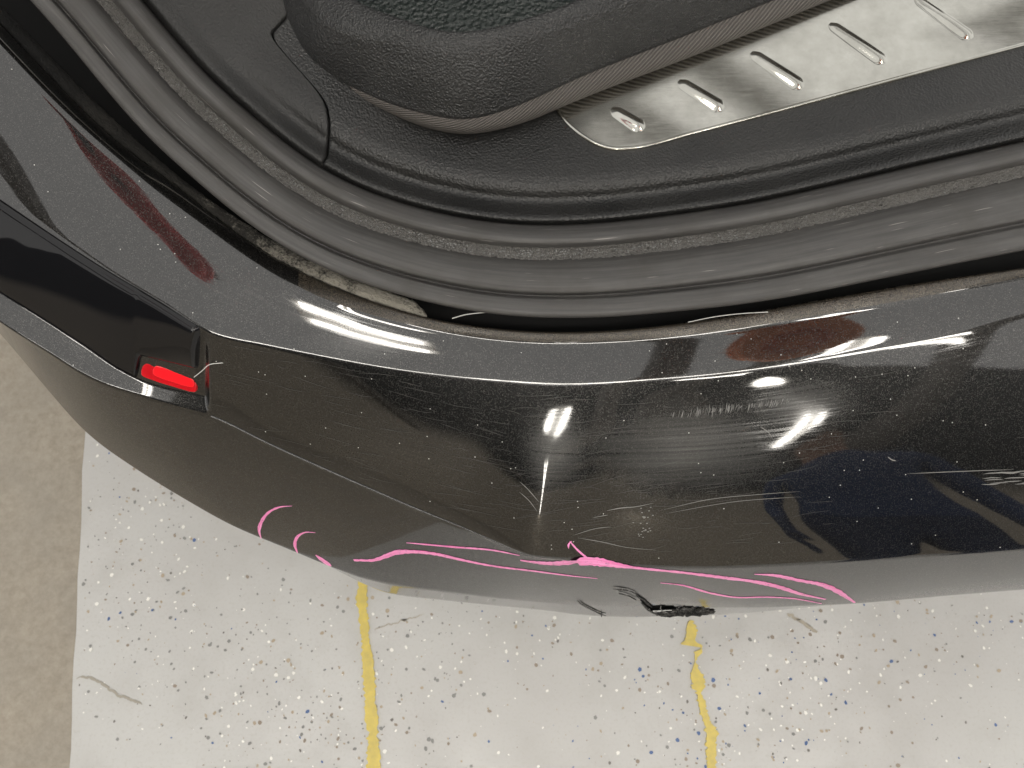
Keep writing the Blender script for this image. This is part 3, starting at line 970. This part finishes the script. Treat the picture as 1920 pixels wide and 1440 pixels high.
# ------------------------------------------------------------------ marks on the bumper
def decal(pts, mat, name=None, parent=None, n=None, lift=0.0004, dome=0.0003, store=None, taper=True, wide=1.0):
    """pts: (px, py, width px) traced on the bumper; a thin raised ribbon lying on its surface"""
    p = np.array(pts, float)
    ln = np.linalg.norm(np.diff(p[:, :2], axis=0), axis=1).sum()
    n = n or max(6, int(ln / 5))
    s = spline(p, n)
    P, Nn, W = [], [], []
    for k in range(n):
        h_ = hit(s[k, 0], s[k, 1])
        if h_ is None: continue
        P.append(np.array(h_[0])); Nn.append(np.array(h_[1]))
        f = 1.0
        if taper: f = min(1.0, 0.3 + 4.0 * min(k, n - 1 - k) / n)
        W.append(max(s[k, 2], 0.3) * f * wide * (1.0 if wide == 1.0 else random.uniform(0.82, 1.15)) * (h_[0] - Vector((0, 0, H))).length / FPX)
    if len(P) < 3: return None
    P, Nn, W = np.array(P), np.array(Nn), np.array(W)
    T = np.gradient(P, axis=0); T /= np.linalg.norm(T, axis=1)[:, None] + 1e-9
    S = np.cross(Nn, T); S /= np.linalg.norm(S, axis=1)[:, None] + 1e-9
    rows_ = [P + S * (W * 0.5 * a)[:, None] + Nn * (lift + dome * (1 - a * a)) for a in (-1, -0.5, 0, 0.5, 1)]
    G = np.array(rows_)
    if store is not None:
        store.append(G); return None
    return grid_mesh(name, G, mat, parent)


def join_grids(name, grids, mat, parent):
    v, f = [], []
    for G in grids:
        R, C = G.shape[:2]; o = len(v)
        v += G.reshape(-1, 3).tolist()
        for r in range(R - 1):
            for c in range(C - 1):
                f.append((o + r * C + c, o + r * C + c + 1, o + (r + 1) * C + c + 1, o + (r + 1) * C + c))
    me = bpy.data.meshes.new(name); me.from_pydata(v, [], f)
    o = link(name, me, mat, parent); o['kind'] = 'stuff'
    return o


for pts in [
    [(548, 948, 1.2), (522, 951, 2.6), (503, 961, 3.4), (491, 977, 4), (486, 995, 4), (490, 1009, 4)],
    [(592, 998, 1.2), (571, 998, 2.4), (557, 1007, 3.6), (553, 1021, 4), (558, 1036, 4)],
    [(592, 1040, 5), (604, 1049, 9), (621, 1061, 9)],
    [(664, 1050, 14), (676, 1050, 11), (700, 1050, 9), (722, 1043, 9), (741, 1036, 9), (775, 1034, 8), (815, 1038, 7), (860, 1048, 6), (920, 1060, 5), (1000, 1070, 5), (1070, 1079, 4), (1120, 1084, 2)],
    [(762, 1017, 3), (850, 1025, 4), (930, 1032, 4), (975, 1041, 4)],
    [(976, 1050, 13), (1005, 1054, 15), (1040, 1056, 15), (1075, 1053, 15), (1110, 1052, 15), (1140, 1056, 12), (1162, 1060, 9), (1210, 1066, 7), (1280, 1073, 7), (1360, 1083, 8), (1420, 1091, 8), (1460, 1100, 9), (1500, 1113, 10), (1547, 1123, 10)],
    [(1238, 1092, 3), (1280, 1097, 5), (1330, 1111, 5), (1375, 1119, 5), (1440, 1119, 4), (1490, 1122, 4), (1540, 1131, 4)],
    [(1414, 1076, 6), (1450, 1078, 7), (1500, 1088, 7), (1545, 1097, 8), (1570, 1108, 8), (1590, 1121, 8), (1602, 1129, 9)],
    [(1068, 1014, 2.5), (1080, 1028, 2.5), (1092, 1039, 3), (1106, 1050, 4)],
    [(1072, 1014, 2), (1066, 1020, 2.5), (1066, 1028, 2)],
]:
    decal(pts, M['pink'], 'marker_line', bumper, dome=0.0004, wide=1.45)

M['scratch'] = plain('bared_primer_scratch', (0.19, 0.187, 0.18), 0.6)
M['faint'] = plain('faint_clearcoat_scratch', (0.06, 0.058, 0.055), 0.45)
M['tear'] = NT('torn_plastic').m
tt = NT('torn_plastic')
nn = tt.noise(tt.coord('Object'), 380.0, 6, 0.8)
tt.set(Base_Color=tt.ramp(nn, [(0.44, 0.004), (0.56, (0.045, 0.043, 0.04)), (0.66, (0.5, 0.48, 0.44))]), Roughness=0.6, Normal=tt.bump(nn, 1.0, 0.004))
M['tear'] = tt.m
for pts in [
    [(975, 903, 1.5), (990, 917, 1.5), (1003, 932, 1.5), (1011, 941, 1.2)],
    [(974, 922, 1.2), (992, 938, 1.4), (1007, 958, 1.2)],
    [(1138, 957, 1.8), (1165, 952, 2.2), (1190, 950, 1.6), (1225, 943, 1.2)],
    [(1112, 970, 1.2), (1140, 965, 1.6)],
    [(1075, 1003, 1.2), (1120, 990, 1.4), (1145, 987, 1.0)],
    [(1084, 1008, 1.2), (1130, 1016, 1.8), (1170, 1025, 1.2), (1230, 1031, 1.0)],
    [(1425, 800, 1.4), (1442, 812, 1.6), (1448, 822, 1.2)],
    [(1664, 856, 1.6), (1672, 862, 2.0), (1680, 864, 1.6)],
    [(1245, 955, 1.0), (1330, 936, 1.2), (1420, 927, 1.0), (1500, 921, .8)],
    [(1250, 962, .8), (1380, 940, 1.0), (1500, 931, .8)],
    [(1700, 888, 1.0), (1790, 884, 1.4), (1900, 880, 1.0)],
]:
    decal(pts, M['scratch'], 'scratch', bumper, dome=0.0001)
st_ = []
for k in range(120):                                    # rubbed band of short strokes on the upper face
    f = random.betavariate(1.6, 1.3)
    x = 1245 + 235 * f; y = 780 - 28 * f + random.gauss(0, 2.0)
    l_ = random.uniform(2, 10) * (0.4 + 0.75 * math.sin(math.pi * f ** 0.8))
    ww = random.choice((0.4, 0.6, 0.9, 1.5))
    decal([(x, y - l_, ww * 0.6), (x - 1, y, ww), (x - 2 - random.random() * 2, y + l_, ww * 0.5)], None, store=st_, dome=0.0001, n=6)
for k in range(16):                                     # small rubbed patch at the right end
    x = random.uniform(1835, 1920); y = 893 + random.gauss(0, 7)
    decal([(x, y, 0.8), (x + random.uniform(8, 30), y - random.uniform(0, 2), 1.6), (x + 36, y - 2, 0.8)], None, store=st_, dome=0.0001, n=6)
for k in range(26):                                     # little chips
    x = random.gauss(1210, 9); y = random.uniform(950, 1010)
    decal([(x - 1.5, y, 2.0), (x, y + .6, 2.5), (x + 1.5, y, 2.0)], None, store=st_, dome=0.0001, n=5)
join_grids('rubbed_scuffs', st_, M['scratch'], bumper)
st_ = []
for k in range(190):
    x = random.gauss(1000, 330); y0_ = np.interp(x, X, L2[0]); y1_ = np.interp(x, X, L3[0])
    y = y0_ + (y1_ - y0_) * random.uniform(0.06, 0.95)
    l_ = random.uniform(18, 95); sl = (0.22 if x < 950 else -0.10) + random.gauss(0, 0.07)
    decal([(x, y, 0.35), (x + l_ / 2, y + sl * l_ / 2 + random.gauss(0, 1.5), 0.6), (x + l_, y + sl * l_, 0.35)], None, store=st_, dome=0.00005, n=7)
join_grids('hairline_scratches', st_, M['faint'], bumper)
# white dust specks scattered over the paint
st_ = []
for k in range(110):
    x = random.uniform(20, 1900); y = random.uniform(np.interp(x, X, L1[0]), np.interp(x, X, L3[0]))
    decal([(x - 1, y, 1.6), (x, y + .4, 2.0), (x + 1, y, 1.6)], None, store=st_, dome=0.0002, n=5)
M['dust'] = plain('white_dust', (0.6, 0.6, 0.58), 0.9)
join_grids('dust_specks', st_, M['dust'], bumper)

# the tear on the lower edge
def patch(outline, mat, name, parent, lift):
    q = closed_px(outline, 70, None)
    q = q + rng.normal(0, 1.3, q.shape)
    c = q.mean(0)
    rings = []
    for f in (1.0, 0.8, 0.55, 0.3, 0.05):
        r_ = []
        for p in q:
            x, y = c + (p - c) * f
            h_ = hit(x, y)
            while h_ is None and y > 1000:
                y -= 1.0; h_ = hit(x, y)
            r_.append(np.array(h_[0]) + np.array(h_[1]) * (lift + (1 - f) * 0.0005 * random.uniform(-.3, 1)))
        rings.append(r_)
    return grid_mesh(name, np.array(rings), mat, parent, closed=True)


def rough_up(o, a):
    for v in o.data.vertices:
        v.co += Vector((random.gauss(0, a), random.gauss(0, a), random.gauss(0, a)))


tear = patch([(1236, 1146), (1258, 1145), (1275, 1138), (1300, 1137), (1330, 1141), (1345, 1146), (1322, 1152), (1285, 1155), (1250, 1157), (1226, 1152)], M['tear'], 'tear', bumper, 0.0008)
rough_up(tear, 0.0007)
tear['label'] = 'ragged black tear in the bumper edge'
# bent shreds of plastic round the hole
for pts, m_ in [([(1192, 1114, 2), (1204, 1121, 4), (1214, 1130, 4), (1222, 1136, 3)], 'tear'), ([(1201, 1127, 3), (1210, 1137, 5), (1222, 1146, 5), (1238, 1151, 4)], 'tear'),
               ([(1239, 1133, 1.5), (1238, 1140, 2.2), (1250, 1146, 2.2), (1268, 1143, 1.2)], 'scratch'), ([(1246, 1149, 2), (1262, 1143, 3), (1276, 1139, 3)], 'tear'),
               ([(1083, 1124, 1), (1096, 1134, 3), (1112, 1142, 4), (1126, 1149, 3), (1136, 1152, 2)], 'tear'), ([(1128, 1146, 1), (1128, 1155, 2.5)], 'tear'),
               ([(1150, 1102, 1), (1166, 1103, 2.5), (1184, 1107, 3), (1196, 1113, 2)], 'tear'), ([(1160, 1110, 1), (1176, 1114, 2), (1192, 1122, 2)], 'tear')]:
    o_ = decal(pts, M[m_], 'torn_shred', tear, lift=0.0010, dome=0.0010)
    if o_: rough_up(o_, 0.00022)
bmh = bmesh.new(); bmh.from_mesh(bumper.data); bmh.normal_update()
hc = np.mean(HOLE, axis=0)
WIDE = [tuple(hc + (np.array(p) - hc) * 1.7) for p in HOLE]
dead, core = [], []
for f in bmh.faces:
    c = f.calc_center_median()
    if 0.0 < c.x < 0.35 and c.z < 0.60 and c.y < 0.12:
        x, y = to_px(c)
        if inside(x, y, WIDE): core.append([v.co - v.normal * (0.007 if v.normal.y < 0 else -0.007) for v in f.verts])
        if inside(x, y, HOLE): dead.append(f)
bmesh.ops.delete(bmh, geom=dead, context='FACES')
bmh.to_mesh(bumper.data); bmh.free()
bm = bmesh.new()
for q in core:
    bm.faces.new([bm.verts.new(p) for p in q])
bmesh.ops.remove_doubles(bm, verts=bm.verts, dist=1e-6)
bm_obj('hole_backing', bm, M['dark'], bumper)  # black sheet behind the hole; the dark inside is its colour

# ------------------------------------------------------------------ stray fibres
def fibre(pts, r, label):
    s = spline(pts, 36); P = U(s[:, 0], s[:, 1], s[:, 2])
    T = np.gradient(P, axis=0); T /= np.linalg.norm(T, axis=1)[:, None]
    a = np.cross(T, [0, 0, 1.0]); a /= np.linalg.norm(a, axis=1)[:, None]; b = np.cross(T, a)
    G = np.array([[P[k] + r * (a[k] * math.cos(t) + b[k] * math.sin(t)) for t in np.linspace(0, 2 * math.pi, 6, endpoint=False)] for k in range(36)])
    o = grid_mesh('lint_fibre', G, M['dust'], None, closed=True)
    return tag(o, label, 'fibre', 'stray white lint fibres')


fibre([(848, 597, .735), (868, 591, .738), (895, 587, .741), (930, 584, .743)], 0.0005, 'white hair bridging the black gap beside the foam strip end')
fibre([(364, 707, .690), (378, 696, .700), (392, 684, .706), (410, 681, .706), (430, 680, .704)], 0.0004, 'curled white hair at the lamp joint beside the red lens')
fibre([(1290, 604, .732), (1340, 594, .735), (1390, 588, .736), (1440, 585, .738)], 0.0004, 'long thin hair lying along the gap left of the lamp glint')

# ------------------------------------------------------------------ things the paint mirrors: made-up reels overhead, a person behind the car
def torus(name, c, R_, r_, mat, parent, n=40, m=12, sx=1.0):
    G = np.array([[(c[0] + (R_ + r_ * math.cos(b)) * math.cos(a) * sx, c[1] + (R_ + r_ * math.cos(b)) * math.sin(a), c[2] + r_ * math.sin(b)) for a in np.linspace(0, 2 * math.pi, n, endpoint=False)] for b in np.linspace(0, 2 * math.pi, m + 1)])
    return grid_mesh(name, G, mat, parent, closed=True)


def reel(x, y, z, R_, cm, hm, label):
    e = empty('made_up_reel'); tag(e, label, 'made-up reel')
    torus('flange', (x, y, z - 0.06), R_, R_ * 0.3, cm, e)
    torus('flange', (x, y, z + 0.10), R_, R_ * 0.2, cm, e)
    for k in range(4):
        torus('hose_coil', (x, y, z - 0.03 + 0.035 * k), R_ * 0.62, 0.02, hm, e)
    cyl('hub', (x, y, z), R_ * 0.5, 0.16, hm, e)
    box('hanger', (x, y, z + 0.35), (0.04, 0.04, 0.5), M['trimdark'], e)


reel(-0.74, 0.48, 2.8, 0.085, plain('red_enamel', (0.75, 0.015, 0.03), 0.4), plain('navy_hose', (0.03, 0.045, 0.09), 0.5), 'made-up red reel with navy hose, hung unseen overhead for the red reflection in the left rear panel')
reel(0.98, 0.18, 2.6, 0.17, plain('orange_enamel', (1.0, 0.30, 0.10), 0.4), plain('orange_hose', (0.95, 0.24, 0.07), 0.5), 'made-up orange reel, hung unseen overhead for the orange reflection in the upper bumper ledge')


def person(x, y, face, label):
    t = NT('work_clothes'); sx = t.add('SeparateXYZ'); t.l(t.coord('Object'), sx.inputs[0])
    zz = sx.outputs[2]; n = t.noise(t.coord('Object'), 9.0, 4)
    navy = t.mix(n, (0.035, 0.065, 0.16), (0.06, 0.10, 0.22))
    jean = t.mix(n, (0.028, 0.045, 0.10), (0.05, 0.075, 0.15))
    c = t.mix(t.math('GREATER_THAN', zz, 0.98), jean, navy)
    c = t.mix(t.math('GREATER_THAN', zz, 1.475), c, (0.45, 0.27, 0.19))
    c = t.mix(t.math('LESS_THAN', zz, 0.09), c, (0.02, 0.02, 0.02))
    t.set(Base_Color=c, Roughness=0.85)
    V = {'pel': (0, 0, 0.98, .15, .11), 'waist': (0, 0, 1.10, .145, .105), 'chest': (0, 0, 1.30, .17, .12), 'neckb': (0, 0, 1.455, .07, .065), 'neck': (0, 0.01, 1.53, .055, .055), 'head': (0, 0.02, 1.62, .082, .095), 'crown': (0, 0.01, 1.71, .07, .08)}
    E = [('pel', 'waist'), ('waist', 'chest'), ('chest', 'neckb'), ('neckb', 'neck'), ('neck', 'head'), ('head', 'crown')]
    for k, sg in (('l', -1), ('r', 1)):
        V.update({k + 'hip': (sg * .10, 0, .92, .095, .10), k + 'kn': (sg * .11, .02, .50, .062, .065), k + 'an': (sg * .12, -.01, .09, .042, .05), k + 'to': (sg * .13, .15, .04, .045, .035),
                  k + 'sh': (sg * .19, 0, 1.41, .065, .065), k + 'el': (sg * .25, -.03, 1.12, .047, .047), k + 'wr': (sg * .25, .06, .90, .032, .028), k + 'pa': (sg * .25, .08, .83, .04, .022)})
        E += [('pel', k + 'hip'), (k + 'hip', k + 'kn'), (k + 'kn', k + 'an'), (k + 'an', k + 'to'), ('chest', k + 'sh'), (k + 'sh', k + 'el'), (k + 'el', k + 'wr'), (k + 'wr', k + 'pa')]
        for f in range(4):
            a = k + 'f%d' % f; yy = .055 + .02 * f
            V[a + 'a'] = (sg * .25, yy, .785, .010, .010); V[a + 'b'] = (sg * .24, yy + .008, .745 + .006 * abs(f - 1.5), .009, .009); V[a + 'c'] = (sg * .228, yy + .012, .718 + .008 * abs(f - 1.5), .008, .008)
            E += [(k + 'pa', a + 'a'), (a + 'a', a + 'b'), (a + 'b', a + 'c')]
        V[k + 'ta'] = (sg * .235, .125, .82, .011, .011); V[k + 'tb'] = (sg * .225, .14, .785, .010, .010)
        E += [(k + 'pa', k + 'ta'), (k + 'ta', k + 'tb')]
    names = list(V); me = bpy.data.meshes.new('body')
    me.from_pydata([V[n][:3] for n in names], [(names.index(a), names.index(b)) for a, b in E], [])
    root = empty('person', (x, y, 0)); root.rotation_euler = (0, 0, face)
    tag(root, label, 'person')
    o = link('body', me, t.m, root)
    o.modifiers.new('skin', 'SKIN')
    sv = me.skin_vertices[0].data
    for k, n in enumerate(names):
        sv[k].radius = V[n][3:5]
    sv[names.index('pel')].use_root = True
    ss = o.modifiers.new('smooth', 'SUBSURF'); ss.levels = 1; ss.render_levels = 2
    G = np.array([[((.088 + .004 * math.sin(7 * a)) * math.cos(a) * math.cos(b), .015 + .105 * math.sin(a) * math.cos(b), 1.665 + .10 * math.sin(b)) for a in np.linspace(0, 2 * math.pi, 28, endpoint=False)] for b in np.linspace(-0.1, math.pi / 2, 10)])
    grid_mesh('hair', G, plain('dark_hair', (0.02, 0.014, 0.01), 0.7), root, closed=True)
    for sg in (-1, 1):
        torus('eye', (sg * .032, .112, 1.635), .008, .006, M['trimdark'], root, 12, 6)
    return root


person(1.02, -0.95, math.radians(20), 'person in navy work clothes standing behind the car, mirrored in the bumper')
